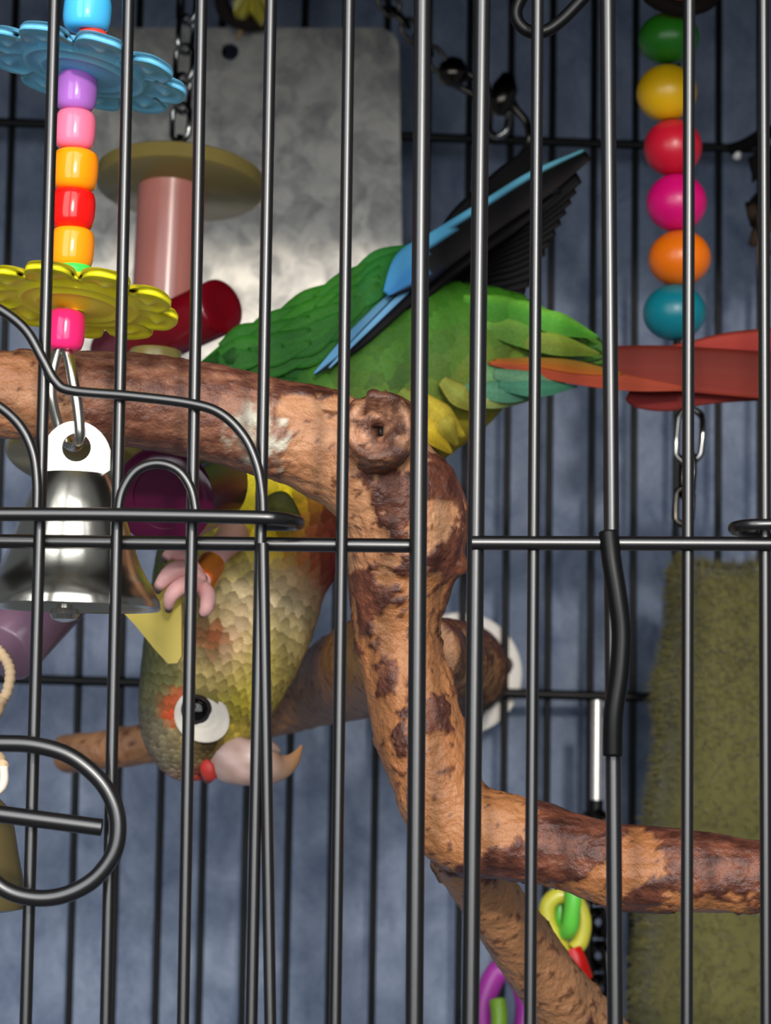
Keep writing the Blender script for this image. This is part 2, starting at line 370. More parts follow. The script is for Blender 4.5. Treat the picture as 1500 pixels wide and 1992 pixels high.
d2 = ((co[:, None, [0, 2]] - bc[None]) ** 2).sum(2) / (br_ ** 2); blob = (np.exp(-d2 * .9) * ba).sum(1)
front = np.clip((.16 - co[:, 1]) / .05, 0, 1)
kn = P(738, 832, 41); lich = P(515, 845, 55)
cols = np.zeros((nv, 4)); disp = np.zeros(nv)
for i in range(nv):
    c = Vector(co[i]); q = c * 75
    f = noise.fractal(q, 1.0, 2.1, 5); g = noise.fractal(c * 320 + Vector((5, 1, 2)), 1.0, 2.0, 4); h = noise.noise(c * 38 + Vector((9, 0, 0)))
    u_ = project(c); vert = 650 < u_[0] < 935 and u_[1] > 900
    st = noise.fractal(Vector((c.x * 330, c.y * 330, c.z * 60)) if vert else Vector((c.x * 60, c.y * 330, c.z * 330)), 1.0, 2.0, 4)
    b_ = blob[i] * front[i] + .62 * f + .42 * g + .18 * st - .06
    k = min(1, max(0, b_ * 14 + .5))
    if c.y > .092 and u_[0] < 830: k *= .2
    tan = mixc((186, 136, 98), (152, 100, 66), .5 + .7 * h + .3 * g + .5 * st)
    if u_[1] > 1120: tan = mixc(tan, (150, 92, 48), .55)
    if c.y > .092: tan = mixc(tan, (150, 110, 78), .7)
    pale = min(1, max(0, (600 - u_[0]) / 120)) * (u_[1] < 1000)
    brk = mixc((118, 68, 48), (68, 36, 27), .45 + .8 * g + .9 * st)
    brk = mixc(brk, mixc((150, 104, 80), (96, 56, 42), .5 + .9 * st + .6 * g), pale * .8)
    if abs(b_ - .01) < .03: brk = mixc(brk, (46, 24, 18), .5)
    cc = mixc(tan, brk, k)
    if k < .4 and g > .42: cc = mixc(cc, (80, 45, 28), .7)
    dl = (c - lich).length
    if dl < .011 and k > .4: cc = mixc(cc, (190, 184, 165), max(0, (1 - dl / .011) * 1.3 + g * 1.2 - .2))
    if .12 < abs(b_) < .2 and False: pass
    disp[i] = .00055 * (k - .5) + .00022 * g + .0005 * f + .00028 * st
    # the sawn knot: hollow centre, ringed rim
    dk = math.hypot(c.x - kn.x, c.z - kn.z)
    if dk < .0085 and c.y < .062:
        rr_ = dk / .0085
        disp[i] += -.0042 * max(0, 1 - rr_ * 1.35) ** .8 + .0009 * math.exp(-((rr_ - .86) / .12) ** 2) + .0009 * g
        cc = mixc(mixc((176, 128, 98), (88, 54, 40), .85 - .75 * rr_ ** 3 + g * 1.8), cc, max(0, rr_ * 4 - 3))
        if math.hypot((c.x - kn.x) * 1.1, c.z - kn.z) < .0016 + .0005 * g: disp[i] -= .004; cc = (24, 14, 10)
    if c.y > .30: cc = mixc(cc, (60, 40, 26), .7)  # shade at the stub's far end, painted into the wood colour
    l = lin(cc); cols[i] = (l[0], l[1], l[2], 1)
co += no * disp[:, None]
wood_me.vertices.foreach_set('co', co.ravel()); wood_me.color_attributes.new('Col', 'FLOAT_COLOR', 'POINT').data.foreach_set('color', cols.ravel()); wood_me.update()
wood_me.materials.clear()
link('branch', wood_me, M['wood'], perch)
ax = Vector((0, 1, 0))
lathe(MB(), P(897, 1310, 403), ax, [(0, 0), (.0215, 0), (.0235, .0012), (.0238, .004), (.022, .006), (.010, .0065), (0, .0065)], 40).build('washer', M['white_cap'], perch, sharp=50)['label'] = 'white plastic washer outside the bars'
pr = [(0, 0)] + [(.0172, 0), (.0178, .001), (.0178, .0035), (0, .0035)]
wd = lathe(MB(), P(900, 1306, 392), ax, pr, 48, (52, 36, 26)); 
for i, v in enumerate(wd.v):
    c0 = P(900, 1306, 392); a = math.atan2(v.z - c0.z, v.x - c0.x); r_ = math.hypot(v.x - c0.x, v.z - c0.z)
    if r_ > .01:
        s = 1 + .07 * math.sin(a * 9) + .04 * math.sin(a * 4 + 1); v.x = c0.x + (v.x - c0.x) * s; v.z = c0.z + (v.z - c0.z) * s
wd.build('wood_washer', M['wood'], perch, sharp=50)

# ------------------------------------------------------------------ pony bead toy with bell
DT = 24
toy = thing('bead_toy', P(128, 1170, DT), 'hanging toy of bright plastic pony beads, two flower discs and a silver bell', 'bird toy')
def pony(px, py, hw, hh, col, tilt=3, lab=None):
    r, h = S(hw, DT), S(hh, DT); prof = []
    for k in range(15):
        t = -1 + 2 * k / 14; prof.append((r * (1 - .20 * abs(t) ** 3.2) if abs(t) < .99 else r * .68, h * (t if abs(t) < .99 else t * 1.0)))
    prof = [(r * .30, -h * .92), (r * .5, -h)] + prof + [(r * .5, h), (r * .30, h * .92)]
    o = lathe(MB(), P(px, py, DT), Vector((math.sin(R(tilt)), 0, math.cos(R(tilt)))), prof, 36, col).build('bead', M['bead'], toy)
    if lab: o['label'] = lab
for px, py, hw, hh, c, l in ((171, -56, 46, 26, (245, 120, 40), None), (170, 24, 48, 39, (72, 180, 232), 'large sky blue bead'), (180, 72, 30, 13, (232, 60, 48), 'red bead'),
        (149, 178, 41, 40, (176, 108, 200), 'lilac bead'), (146, 253, 41, 39, (250, 118, 150), 'pink bead'), (146, 332, 46, 41, (255, 146, 10), 'orange bead'),
        (141, 408, 45, 40, (235, 22, 18), 'red bead'), (140, 484, 44, 41, (255, 148, 18), 'orange bead'), (140, 541, 43, 28, (70, 222, 82), 'lime bead'), (127, 643, 39, 40, (244, 42, 116), 'hot pink bead')):
    pony(px, py, hw, hh, c, lab=l)
def flower(px, py, rad_px, axis, col, np_=9, lab='', ph=0.0):
    Rm = S(rad_px, DT); axis = Vector(axis).normalized(); X = (Vector((1, 0, 0)) - axis * axis.x).normalized(); Y = axis.cross(X); o = P(px, py, DT)
    nt, nr = 216, 30; vs = []; fs = []; cs = []
    for side in (-1, 1):
        for i in range(nr + 1):
            u = .06 + .94 * i / nr
            for k in range(nt):
                a = 2 * math.pi * k / nt; pa = ((a * np_ / (2 * math.pi) + ph) % 1.0) - .5   # -.5...5 within a petal
                edge = 1 - .30 * (abs(pa) * 2) ** 3.5
                rr = u if u < .6 else .6 + (u - .6) / .4 * (edge - .6)
                h = .0011
                h += .0011 * math.exp(-((u - .42) / .025) ** 2) + .0011 * math.exp(-((u - .58) / .025) ** 2)
                if u > .6:
                    t = (u - .6) / .4
                    rimd = min(1 - t, (.5 - abs(pa)) * 2.2)
                    h += .0012 * math.exp(-(rimd / .12) ** 2) - .0004
                    h += .0013 * math.exp(-((t - .48) / .16) ** 2 - (pa / .16) ** 2)
                    if abs(pa) > .455 : h -= .0009
                if i == nr: h *= .35
                z = side * h + .0022 * math.sin(u * 2.4) * 1.0
                vs.append(o + (X * math.cos(a) + Y * math.sin(a)) * (Rm * rr) + axis * z)
                cs.append(mixc(col, (235, 240, 220), .28 if (u > .6 and h > .0017) else 0))
    n1 = (nr + 1) * nt
    for s, base in ((0, 0), (1, n1)):
        for i in range(nr):
            for k in range(nt):
                q = (base + i * nt + k, base + i * nt + (k + 1) % nt, base + (i + 1) * nt + (k + 1) % nt, base + (i + 1) * nt + k)
                fs.append(q if s else q[::-1])
    for i in (0, nr):
        for k in range(nt):
            q = (i * nt + k, i * nt + (k + 1) % nt, n1 + i * nt + (k + 1) % nt, n1 + i * nt + k); fs.append(q if i else q[::-1])
    ob = MB().add(vs, fs, cs).build('flower_disc', M['petal'], toy); ob['label'] = lab
flower(163, 147, 206, (.20, .07, 1), (112, 194, 236), lab='sky blue flower disc', ph=.3)
flower(152, 600, 198, (.10, .15, 1), (250, 232, 36), lab='yellow flower disc', ph=.1)
# cord through the beads
tube(MB(), [P(172, -200, DT), P(170, 24, DT), P(146, 330, DT), P(140, 540, DT), P(127, 690, DT)], .0011, 8, col=(220, 210, 190)).build('cord', M['rope'], toy)
ring = MB(); wire(ring, [(121, 668, DT), (104, 720, DT + 1), (100, 770, DT + 1), (118, 840, DT + 3), (140, 868, DT + 2), (155, 856, DT - 3), (152, 800, DT - 4), (142, 740, DT - 3), (132, 690, DT - 1)], 1.25, 12, closed=True)
ring.build('link_ring', M['steel'], toy)
# bell
bo = P(146, 921, DT + 2); bx = Vector((-.01, 0, -1))
def bp_(y, hw): return (S(hw, DT), (P(146, y, DT + 2) - bo).length)
prof = [(0, 0), (S(40, DT), 0), (S(66, DT), .0002), bp_(932, 72), bp_(950, 82), bp_(985, 97), bp_(1030, 112), bp_(1075, 126), bp_(1100, 136), bp_(1128, 152), bp_(1134, 158), bp_(1160, 172), bp_(1168, 176), bp_(1180, 178), bp_(1184, 174), bp_(1180, 168), bp_(1130, 146), bp_(1030, 104), bp_(960, 70), bp_(940, 10)]
bell = lathe(MB(), bo, bx, prof, 64).build('bell', M['steel'], toy, sharp=35); bell['label'] = 'silver metal bell'
# lug: bent plate with hole
def lug():
    c = P(146, 872, DT - 3); w0 = S(67, DT); n = 28; outer = []; 
    H = S(50, DT); rt = S(50, DT)
    for k in range(n):
        a = 2 * math.pi * k / n + math.pi / 2
        x, y = math.cos(a), math.sin(a)
        if y < -.0: px_, pz_ = x * w0 * (1 + .0 * y), y * H if abs(x) < .75 else y * H
        else: px_, pz_ = x * w0 * (.98 - .10 * y), y * S(54, DT)
        if y < 0:
            s = max(abs(x), abs(y)); px_, pz_ = x / s * w0, y / s * H if abs(y) >= abs(x) else y / s * H
        outer.append((px_, pz_))
    mb = MB(); vs = []; hr = S(28, DT)
    for t in (0, .0009):
        for x, z in outer: vs.append(c + Vector((x, t + .6 * (x * x) * 60, z)))
        for x, z in outer:
            a = math.atan2(z, x); vs.append(c + Vector((hr * math.cos(a) + .0003, t + .002 * 0, hr * math.sin(a) + .0002)))
    fs = []
    for k in range(n):
        j = (k + 1) % n; o2 = 2 * n
        fs += [(k, j, n + j, n + k), (o2 + k, o2 + n + k, o2 + n + j, o2 + j), (k, o2 + k, o2 + j, j), (n + k, n + j, o2 + n + j, o2 + n + k)]
    return mb.add(vs, fs)
lug().build('lug', M['steel_bright'], toy, sharp=40)['label'] = 'white metal hanging tab with a round hole'
cl = MB(); co_ = P(128, 1120, DT - 6)
lathe(cl, co_, (0, 0, -1), [(S(15, DT), 0), (S(15, DT), S(62, DT)), (S(26, DT), S(64, DT)), (S(29, DT), S(74, DT)), (S(24, DT), S(84, DT)), (S(10, DT), S(89, DT)), (0, S(90, DT))], 24)
cl.build('clapper', M['steel'], bell, sharp=40)

# ------------------------------------------------------------------ acrylic tube toy on a chain
DA = 258
acr = thing('acrylic_toy', P(335, 960, 130), 'chain hung toy of olive discs and pink, red and purple acrylic tubes', 'bird toy')
def oval_link(c, up, side, L, Wd, r, mb=None, n=22, col=None):
    up = Vector(up).normalized(); side = Vector(side); side = (side - up * up.dot(side)).normalized(); pts = []
    for k in range(n):
        a = 2 * math.pi * k / n; x, y = math.cos(a), math.sin(a)
        pts.append(Vector(c) + side * (x * Wd / 2) + up * (y * Wd / 2 + (L - Wd) / 2 * (1 if y > 0 else -1) * min(1, abs(y) * 6)))
    return tube(mb or MB(), pts, r, 10, True, col=col)
def chain(p, q, nl, Wd, r, mt, parent, spin=.6):
    p, q = Vector(p), Vector(q); d = (q - p); step = d.length / nl; up = d.normalized()
    s0 = up.cross(TOCAM).normalized(); s1 = up.cross(s0)
    for k in range(nl):
        a = spin + (math.pi / 2 if k % 2 else 0)
        oval_link(p + d * ((k + .5) / nl), up, s0 * math.cos(a) + s1 * math.sin(a), step + 3.2 * r, Wd, r).build('chain_link', mt, parent)
chain(P(372, -130, DA), P(350, 268, DA), 7, S(44, DA), .00095, M['chain'], acr)
def disc(c, axis, r, th, mt, nm='disc', lab=None):
    o = lathe(MB(), c, axis, [(0, 0), (r * .96, 0), (r, th * .12), (r, th * .88), (r * .96, th), (0, th)], 64).build(nm, mt, acr, sharp=50)
    if lab: o['label'] = lab
disc(P(350, 372, DA), (.04, .165, 1), S(166, DA), .0062, M['amber'], lab='olive translucent disc')
def atube(a, b, r, mt, lab, hollow=.55, nm='acrylic_tube'):
    a, b = Vector(a), Vector(b); L = (b - a).length
    o = lathe(MB(), a, b - a, [(r * hollow, .0005), (r * hollow, 0), (r * .93, 0), (r, .0006), (r, L - .0006), (r * .93, L), (r * hollow, L), (r * hollow, L - .0005), (r * hollow * .98, .0006)], 40).build(nm, mt, acr, sharp=50); o['label'] = lab
def arod(a, b, r, mt, lab, nm='acrylic_tube'):
    a, b = Vector(a), Vector(b); L = (b - a).length
    o = lathe(MB(), a, b - a, [(0, .0002), (r * .5, .0001), (r * .9, 0), (r, .0008), (r, L - .0008), (r * .9, L), (0, L)], 40).build(nm, mt, acr, sharp=50); o['label'] = lab
arod(P(335, 352, DA), P(322, 600, DA), S(67, DA), M['pink_acrylic'], 'pink translucent tube')
arod(P(432, 595, 200), P(215, 695, 240), S(56, 203), M['red_acrylic'], 'dark red translucent tube')
disc(P(300, 728, 150), (.02, .08, 1), S(52, 150), .0066, M['amber'], lab='small olive collar on top of the perch')
disc(P(150, 905, 128), (.12, .30, 1), S(142, 128), .0055, M['amber'], lab='olive translucent disc under the perch')
atube(P(318, 968, 98), P(392, 935, 130), S(98, 115), M['plum_acrylic'], 'dark plum tube seen end on', .62)
arod(P(128, 1140, 150), P(5, 1272, 128), S(66, 135), M['violet_acrylic'], 'pale violet tube')
tube(MB(), [P(350, 262, DA), P(330, 600, DA), P(310, 690, 225), P(290, 900, 140), P(160, 960, 135), P(110, 1150, 145)], .0011, 8).build('wire', M['chain'], acr)
tri = [(236, 1188), (262, 1215), (300, 1262), (327, 1291), (345, 1290), (353, 1276), (353, 1200), (351, 1136), (338, 1122), (300, 1150)]
vs = [P(x, y, 130.2) for x, y in tri]; k_ = len(vs); vs += [v + Vector((0, .004, 0)) for v in vs]
o = MB().add(vs, [tuple(range(k_)), tuple(range(2 * k_ - 1, k_ - 1, -1))] + [(i, (i + 1) % k_, k_ + (i + 1) % k_, k_ + i) for i in range(k_)]).build('paddle', mat('yellow_acrylic', (176, 156, 30), .3, trans=.25), acr, smooth=False); o['label'] = 'yellow acrylic paddle gripped by the parrot'

# ------------------------------------------------------------------ the parrot
DB = 182
bird = thing('parrot', P(500, 1050, DB), 'green conure parrot hanging head down behind the branch, red tail to the right', 'parrot')
CL = [(1165, 690, DB + 4, 16), (1075, 684, DB + 3, 62), (960, 676, DB + 2, 118), (845, 708, DB, 163), (725, 768, DB, 185), (612, 862, DB, 190), (525, 985, DB, 180), (474, 1100, DB - 2, 168), (450, 1200, DB - 6, 160), (420, 1295, DB - 9, 146), (394, 1372, DB - 11, 126), (380, 1432, DB - 11, 106), (378, 1480, DB - 10, 72), (384, 1512, DB - 9, 30)]
KT = [[(70, 140, 35), (75, 140, 40), (95, 130, 50), (80, 120, 80), (60, 105, 80)],
      [(66, 142, 30), (80, 138, 40), (105, 132, 50), (80, 122, 88), (80, 115, 75)],
      [(52, 128, 18), (72, 132, 34), (112, 134, 44), (96, 128, 82), (130, 130, 60)],
      [(42, 110, 14), (62, 125, 30), (88, 125, 42), (132, 138, 45), (190, 165, 30)],
      [(32, 100, 14), (56, 112, 28), (70, 112, 38), (112, 120, 44), (160, 130, 36)],
      [(30, 92, 14), (48, 100, 24), (110, 118, 32), (140, 80, 38), (122, 36, 34)],
      [(40, 90, 20), (140, 136, 28), (222, 194, 18), (126, 60, 36), (110, 28, 34)],
      [(56, 78, 30), (150, 136, 34), (226, 198, 26), (150, 96, 50), (112, 34, 36)],
      [(58, 74, 36), (140, 128, 66), (224, 204, 164), (222, 202, 164), (204, 180, 138)],
      [(58, 72, 44), (146, 126, 80), (222, 180, 146), (204, 188, 92), (206, 186, 110)],
      [(66, 74, 56), (104, 104, 60), (150, 136, 58), (190, 172, 44), (180, 160, 60)],
      [(96, 90, 78), (122, 110, 82), (134, 114, 64), (156, 136, 60), (150, 132, 70)],
      [(116, 106, 92), (106, 98, 78), (96, 84, 58), (98, 86, 56), (110, 92, 70)],
      [(190, 150, 140), (150, 110, 90), (205, 48, 44), (205, 48, 44), (190, 60, 55)]]
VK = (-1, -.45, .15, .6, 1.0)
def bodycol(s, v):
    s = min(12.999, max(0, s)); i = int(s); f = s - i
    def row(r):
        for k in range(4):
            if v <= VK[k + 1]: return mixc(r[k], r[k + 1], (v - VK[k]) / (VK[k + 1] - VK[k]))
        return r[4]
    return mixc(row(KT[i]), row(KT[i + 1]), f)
NB = 8
q = catmull(CL, NB); cen = [P(*p[:3]) for p in q]; rad = [S(p[3], p[2]) for p in q]; nq = len(cen)
frame = []
for i in range(nq):
    T = (cen[min(i + 1, nq - 1)] - cen[max(i - 1, 0)]).normalized(); N = TOCAM.cross(T).normalized(); B = T.cross(N).normalized()
    if B.dot(TOCAM) < 0: B = -B
    frame.append((T, N, B))
def bsurf(s, ph, lift=0.0):
    """surface point at centreline parameter s (CL index), angle ph (0 = ventral, 90 deg = towards the viewer)"""
    x = min(nq - 1.001, max(0, s * NB)); i = int(x); f = x - i
    c = cen[i].lerp(cen[i + 1], f); r_ = rad[i] * (1 - f) + rad[i + 1] * f + lift
    N = frame[i][1].lerp(frame[i + 1][1], f).normalized(); B = frame[i][2].lerp(frame[i + 1][2], f).normalized()
    return c + (N * math.cos(ph) + B * math.sin(ph) * .86) * r_
seg = 40; vs = []; fs = []; cs = []
for i in range(nq):
    for k in range(seg):
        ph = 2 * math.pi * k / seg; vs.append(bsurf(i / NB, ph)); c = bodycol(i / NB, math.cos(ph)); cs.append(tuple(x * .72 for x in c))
for i in range(nq - 1):
    for k in range(seg): fs.append((i * seg + k, i * seg + (k + 1) % seg, (i + 1) * seg + (k + 1) % seg, (i + 1) * seg + k))
fs += [tuple(range(seg)), tuple((nq - 1) * seg + k for k in reversed(range(seg)))]
MB().add(vs, fs, cs).build('body', M['feather'], bird)
# contour feathers, laid like shingles with their tips towards the tail
EYE_PH = math.radians(84); EYE_S = 10.18
eye_c = P(388, 1388, 0); 
def on_head(px, py):
    """front surface point of the body under photo pixel"""
    best = None
    for si in range(0, 131):
        s = si / 10
        for k in range(5, 176, 3):
            p = bsurf(s, R(k)); u = project(p)
            d = (u[0] - px) ** 2 + (u[1] - py) ** 2
            if best is None or d < best[0]: best = (d, p, s, R(k))
    return best
_, eyep, eyes, eyeph = on_head(388, 1388)
_, orgp, _, _ = on_head(340, 1388); _, redp, _, _ = on_head(412, 1256); _, lorp, _, _ = on_head(405, 1462)
fm = MB()
def small_feather(mb, p, a, n, L, W, col, tip):
    a = (a - n * a.dot(n)).normalized(); s = a.cross(n)
    vs = []; cs = []
    for i, (u, wd, lf) in enumerate(((-.35, .5, -.05), (.1, .95, .05), (.42, 1.0, .075), (.62, .72, .06), (.72, .2, .04))):
        for v in (-1, 0, 1):
            vs.append(p + a * (u * L) + s * (v * wd * W / 2) + n * (lf * L * .8 - (.09 * W if v else 0)))
            cs.append(mixc(col, tip, (.0, .1, .45, .8, 1)[i] * (1 if i else 0) + (.15 if v else 0)))
    fs = []
    for i in range(4):
        for k in range(2): fs.append((i * 3 + k, i * 3 + k + 1, i * 3 + 4 + k, i * 3 + 3 + k))
    mb.add(vs, fs, cs)
s = .5
while s < 13.0:
    Lf = np.interp(s, [0, 3, 5, 7, 8.5, 9.5, 11, 13], [.013, .012, .010, .0088, .0076, .0058, .0040, .0026])
    Wf = Lf * np.interp(s, [0, 3, 8, 13], [.62, .8, .95, .8])
    r_ = np.interp(s * NB, range(nq), rad); n_ = max(8, int(2 * math.pi * r_ / (Wf * .62)))
    off = random.random()
    for k in range(n_):
        ph = 2 * math.pi * (k + off + random.uniform(-.15, .15)) / n_; ss = s + random.uniform(-.04, .04)
        p = bsurf(ss, ph)
        if (p - eyep).length < .0068 : continue
        if s > 12.55 and abs(math.sin(ph)) > .0 and math.cos(ph) > .2: continue
        t = bsurf(ss - .12, ph) - bsurf(ss + .12, ph); e_ = bsurf(ss, ph + .05) - bsurf(ss, ph - .05); n = t.cross(e_).normalized()
        c0 = bsurf(ss, ph + math.pi); 
        if n.dot(p - c0) < 0: n = -n
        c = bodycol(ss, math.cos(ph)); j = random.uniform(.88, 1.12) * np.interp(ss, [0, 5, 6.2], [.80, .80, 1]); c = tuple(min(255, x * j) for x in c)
        d1 = (p - orgp).length
        if d1 < .0062: c = mixc((206, 74, 36), c, (d1 / .0062) ** 3)
        d1 = (p - redp).length
        if d1 < .0055: c = mixc((190, 96, 58), c, (d1 / .0055) ** 2)
        d1 = (p - lorp).length
        if d1 < .005: c = mixc((58, 46, 26), c, (d1 / .005) ** 2)
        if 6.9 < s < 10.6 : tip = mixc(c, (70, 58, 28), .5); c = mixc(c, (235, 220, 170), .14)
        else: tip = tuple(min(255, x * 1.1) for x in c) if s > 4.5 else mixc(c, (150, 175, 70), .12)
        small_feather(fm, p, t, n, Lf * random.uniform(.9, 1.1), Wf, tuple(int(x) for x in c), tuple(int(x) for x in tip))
    s += float(Lf * .36 / ((cen[min(nq - 1, int(s * NB) + NB // 2)] - cen[max(0, int(s * NB) - NB // 2)]).length + 1e-6))
o = fm.build('plumage', M['feather'], bird); o['kind'] = 'stuff'
# eye: bare white ring, iris, pupil
en = (eyep - (bsurf(eyes, eyeph + math.pi))).normalized(); en = (en * .8 + TOCAM * .6).normalized()
ex = (Vector((1, 0, 0)) - en * en.x).normalized(); ez = en.cross(ex)
if ez.z < 0: ez = -ez
vs = []; fs = []; cs = []; nt = 40; nr = 9; r0 = S(50, 160)
for i in range(nr + 1):
    u = i / nr
    for k in range(nt):
        a = 2 * math.pi * k / nt; rr = r0 * u * (1 + .22 * max(0, math.cos(a + R(38))) ** 3)
        h = .0011 * (1 - u ** 2.2) - .0002 + (.0002 * math.sin(u * 22))
        vs.append(eyep + ex * (rr * math.cos(a)) + ez * (rr * math.sin(a)) + en * h); cs.append((204, 196, 184) if u > .3 else (190, 184, 178))
for i in range(nr):
    for k in range(nt): fs.append((i * nt + k, i * nt + (k + 1) % nt, (i + 1) * nt + (k + 1) % nt, (i + 1) * nt + k))
ring_o = MB().add(vs, fs, cs).build('eye_ring', M['skin'], bird); ring_o['label'] = 'bare white skin around the eye'
def dome(c, r, h, mt, nm, par):
    prof = [(r * math.cos(t), h * math.sin(t)) for t in np.linspace(0, math.pi / 2, 9)]
    return lathe(MB(), c, en, [(r, -.001)] + prof, 32).build(nm, mt, par)
ec = eyep + ez * S(9, 160) - ex * S(7, 160)
eye_o = dome(ec + en * .0003, S(30, 160), .0016, M['iris'], 'eye', bird)
dome(ec + en * .0010, S(23, 160), .0015, M['eye'], 'pupil', eye_o)
# beak
bk = [(418, 1470, 168, 40), (445, 1476, 164, 47), (480, 1484, 162, 45), (515, 1492, 162, 37), (545, 1492, 164, 27), (566, 1482, 165, 17), (579, 1466, 166, 9), (587, 1450, 167, 2.5)]
bq = catmull(bk, 6); bb = MB()
tube(bb, [P(*p[:3]) for p in bq], [S(p[3], p[2]) for p in bq], 24, flat=.72, col=lambda v: mixc(mixc((190, 166, 162), (150, 122, 112), .5 + .9 * noise.noise(v * 260)), (160, 118, 80), (project(v)[0] - 520) / 60))
o = bb.build('beak', M['beak'], bird); o['label'] = 'pale horn coloured hooked beak'
lb = catmull([(450, 1440, 170, 26), (490, 1446, 169, 24), (525, 1456, 168, 16), (545, 1462, 168, 5)], 5)
tube(MB(), [P(*p[:3]) for p in lb], [S(p[3], p[2]) for p in lb], 18, col=(150, 128, 118)).build('lower_beak', M['beak'], bird)
ce = MB(); tube(ce, [P(*p) for p in ((396, 1478, 163), (402, 1492, 162), (406, 1508, 163), (402, 1520, 165))], [S(x, 163) for x in (10, 17, 17, 8)], 14, flat=.6, col=lambda v: mixc((188, 40, 36), (160, 70, 60), .5 + .5 * noise.noise(v * 900))); ce.build('cere', M['skin'], bird)['label'] = 'red patch above the beak'
# flight feathers
def feather(name, pts, wid, colfn, camber=.10, parent=None, mt=None, nu=9, th=.00018, n=7):
    q = catmull([tuple(p) + (w_,) for p, w_ in zip(pts, wid)], n); m_ = len(q); c = [P(*p[:3]) for p in q]; top = []; bot = []; cs = []
    for i in range(m_):
        T = (c[min(i + 1, m_ - 1)] - c[max(i - 1, 0)]).normalized(); s_ = T.cross(TOCAM).normalized(); nn = s_.cross(T).normalized()
        if nn.dot(TOCAM) < 0: nn = -nn
        hw = S(max(q[i][3], .4), q[i][2]) / 2
        for k in range(nu):
            v = -1 + 2 * k / (nu - 1)
            b_ = c[i] + s_ * (v * hw) - nn * (camber * hw * v * v) + nn * (.00025 if k == nu // 2 else 0)
            top.append(b_ + nn * th); bot.append(b_ - nn * th); cs.append(tuple(int(x) for x in colfn(i / (m_ - 1), v)))
    fs = []; o_ = m_ * nu
    for i in range(m_ - 1):
        for k in range(nu - 1):
            a = i * nu + k; fs += [(a, a + 1, a + nu + 1, a + nu), (o_ + a, o_ + a + nu, o_ + a + nu + 1, o_ + a + 1)]
        for k in (0, nu - 1):
            a = i * nu + k; fs.append((a, a + nu, o_ + a + nu, o_ + a))
    for i in (0, m_ - 1):
        for k in range(nu - 1): a = i * nu + k; fs.append((a, a + 1, o_ + a + 1, o_ + a))
    return MB().add(top + bot, fs, cs + cs).build(name, mt or M['quill'], parent or bird)
# near wing coverts: smooth closed shape
up = catmull([(392, 702), (440, 662), (485, 634), (530, 611), (600, 574), (660, 541), (730, 503), (790, 476), (832, 474)], 5)
lo = catmull([(392, 706), (430, 730), (480, 742), (535, 748), (610, 732), (665, 690), (720, 622), (768, 552), (832, 478)], 5)
m_ = len(up); nu = 15; vs = []; cs = []; fs = []
for side in (1, -1):
    for i in range(m_):
        t = i / (m_ - 1); D0 = 150 + 22 * t
        for k in range(nu):
            v = k / (nu - 1); x = up[i][0] * (1 - v) + lo[i][0] * v; y = up[i][1] * (1 - v) + lo[i][1] * v
            bul = math.sin(math.pi * v) ** .6 * min(1, t * 6) * min(1, (1 - t) * 5)
            vs.append(P(x, y, D0 + (6 if side > 0 else 7) - (9 * bul if side > 0 else -3 * bul)))
            c = mixc((40, 100, 22), (16, 62, 16), v * 1.0 + .25 * noise.noise(Vector((x * .012 + y * .03, y * .02, 1))))
            c = mixc(c, (60, 135, 30), max(0, .6 - v * 3)); c = mixc(c, (24, 110, 70), max(0, t - .72) * 2.4 * (1 - abs(v - .6)))
            if t < .18 and v > .2: c = mixc(c, (16, 50, 14), .5)
            cs.append(tuple(int(z) for z in c))
o_ = m_ * nu
for i in range(m_ - 1):
    for k in range(nu - 1):
        a = i * nu + k; fs += [(a, a + nu, a + nu + 1, a + 1), (o_ + a, o_ + a + 1, o_ + a + nu + 1, o_ + a + nu)]
    for k in (0, nu - 1): a = i * nu + k; fs.append((a, a + nu, o_ + a + nu, o_ + a))
wing = MB().add(vs, fs, cs).build('wing', M['feather'], bird); wing['label'] = 'green wing with blue flight feathers'
# covert feathers over the wing
cvm = []
for row, (t0, cnt) in enumerate(((.12, 4), (.26, 6), (.40, 7), (.54, 7), (.68, 6))):
    for k in range(cnt):
        v = (k + .5 + .25 * (row % 2)) / cnt * .92; i = int(t0 * (m_ - 1)); i2 = min(m_ - 1, int((t0 + .24) * (m_ - 1)))
        def wp(i, v):
            t = i / (m_ - 1); bul = math.sin(math.pi * v) ** .6 * min(1, t * 6) * min(1, (1 - t) * 5)
            return (up[i][0] * (1 - v) + lo[i][0] * v, up[i][1] * (1 - v) + lo[i][1] * v, 156 + 22 * t - 9 * bul - .35)
        a, b, m2 = wp(i, v), wp(i2, v), wp((i + i2) // 2, v); b = (b[0], b[1], b[2] - .5)
        base = mixc((40, 100, 22), (16, 64, 17), v + random.uniform(-.2, .2)); base = mixc(base, (26, 112, 72), max(0, t0 - .5) * 1.6)
        feather('covert_feather', [a, m2, b], [18, 46, 8], lambda u, vv, base=base: mixc(base, tuple(x * 1.15 for x in base), abs(vv) * .3), .12, wing, M['feather'], 5, .0001, 5)
BLUE, TEAL, BLK = (52, 116, 162), (84, 142, 156), (7, 7, 9)
def pcol(edge, c0=BLUE, c1=TEAL, fade=(30, 26, 26)):
    return lambda u, v: mixc(mixc(c0, c1, u), BLK, 0) if v < edge else ((6, 8, 20) if v < edge + .12 else mixc(BLK, fade, max(0, v) * u * .8))
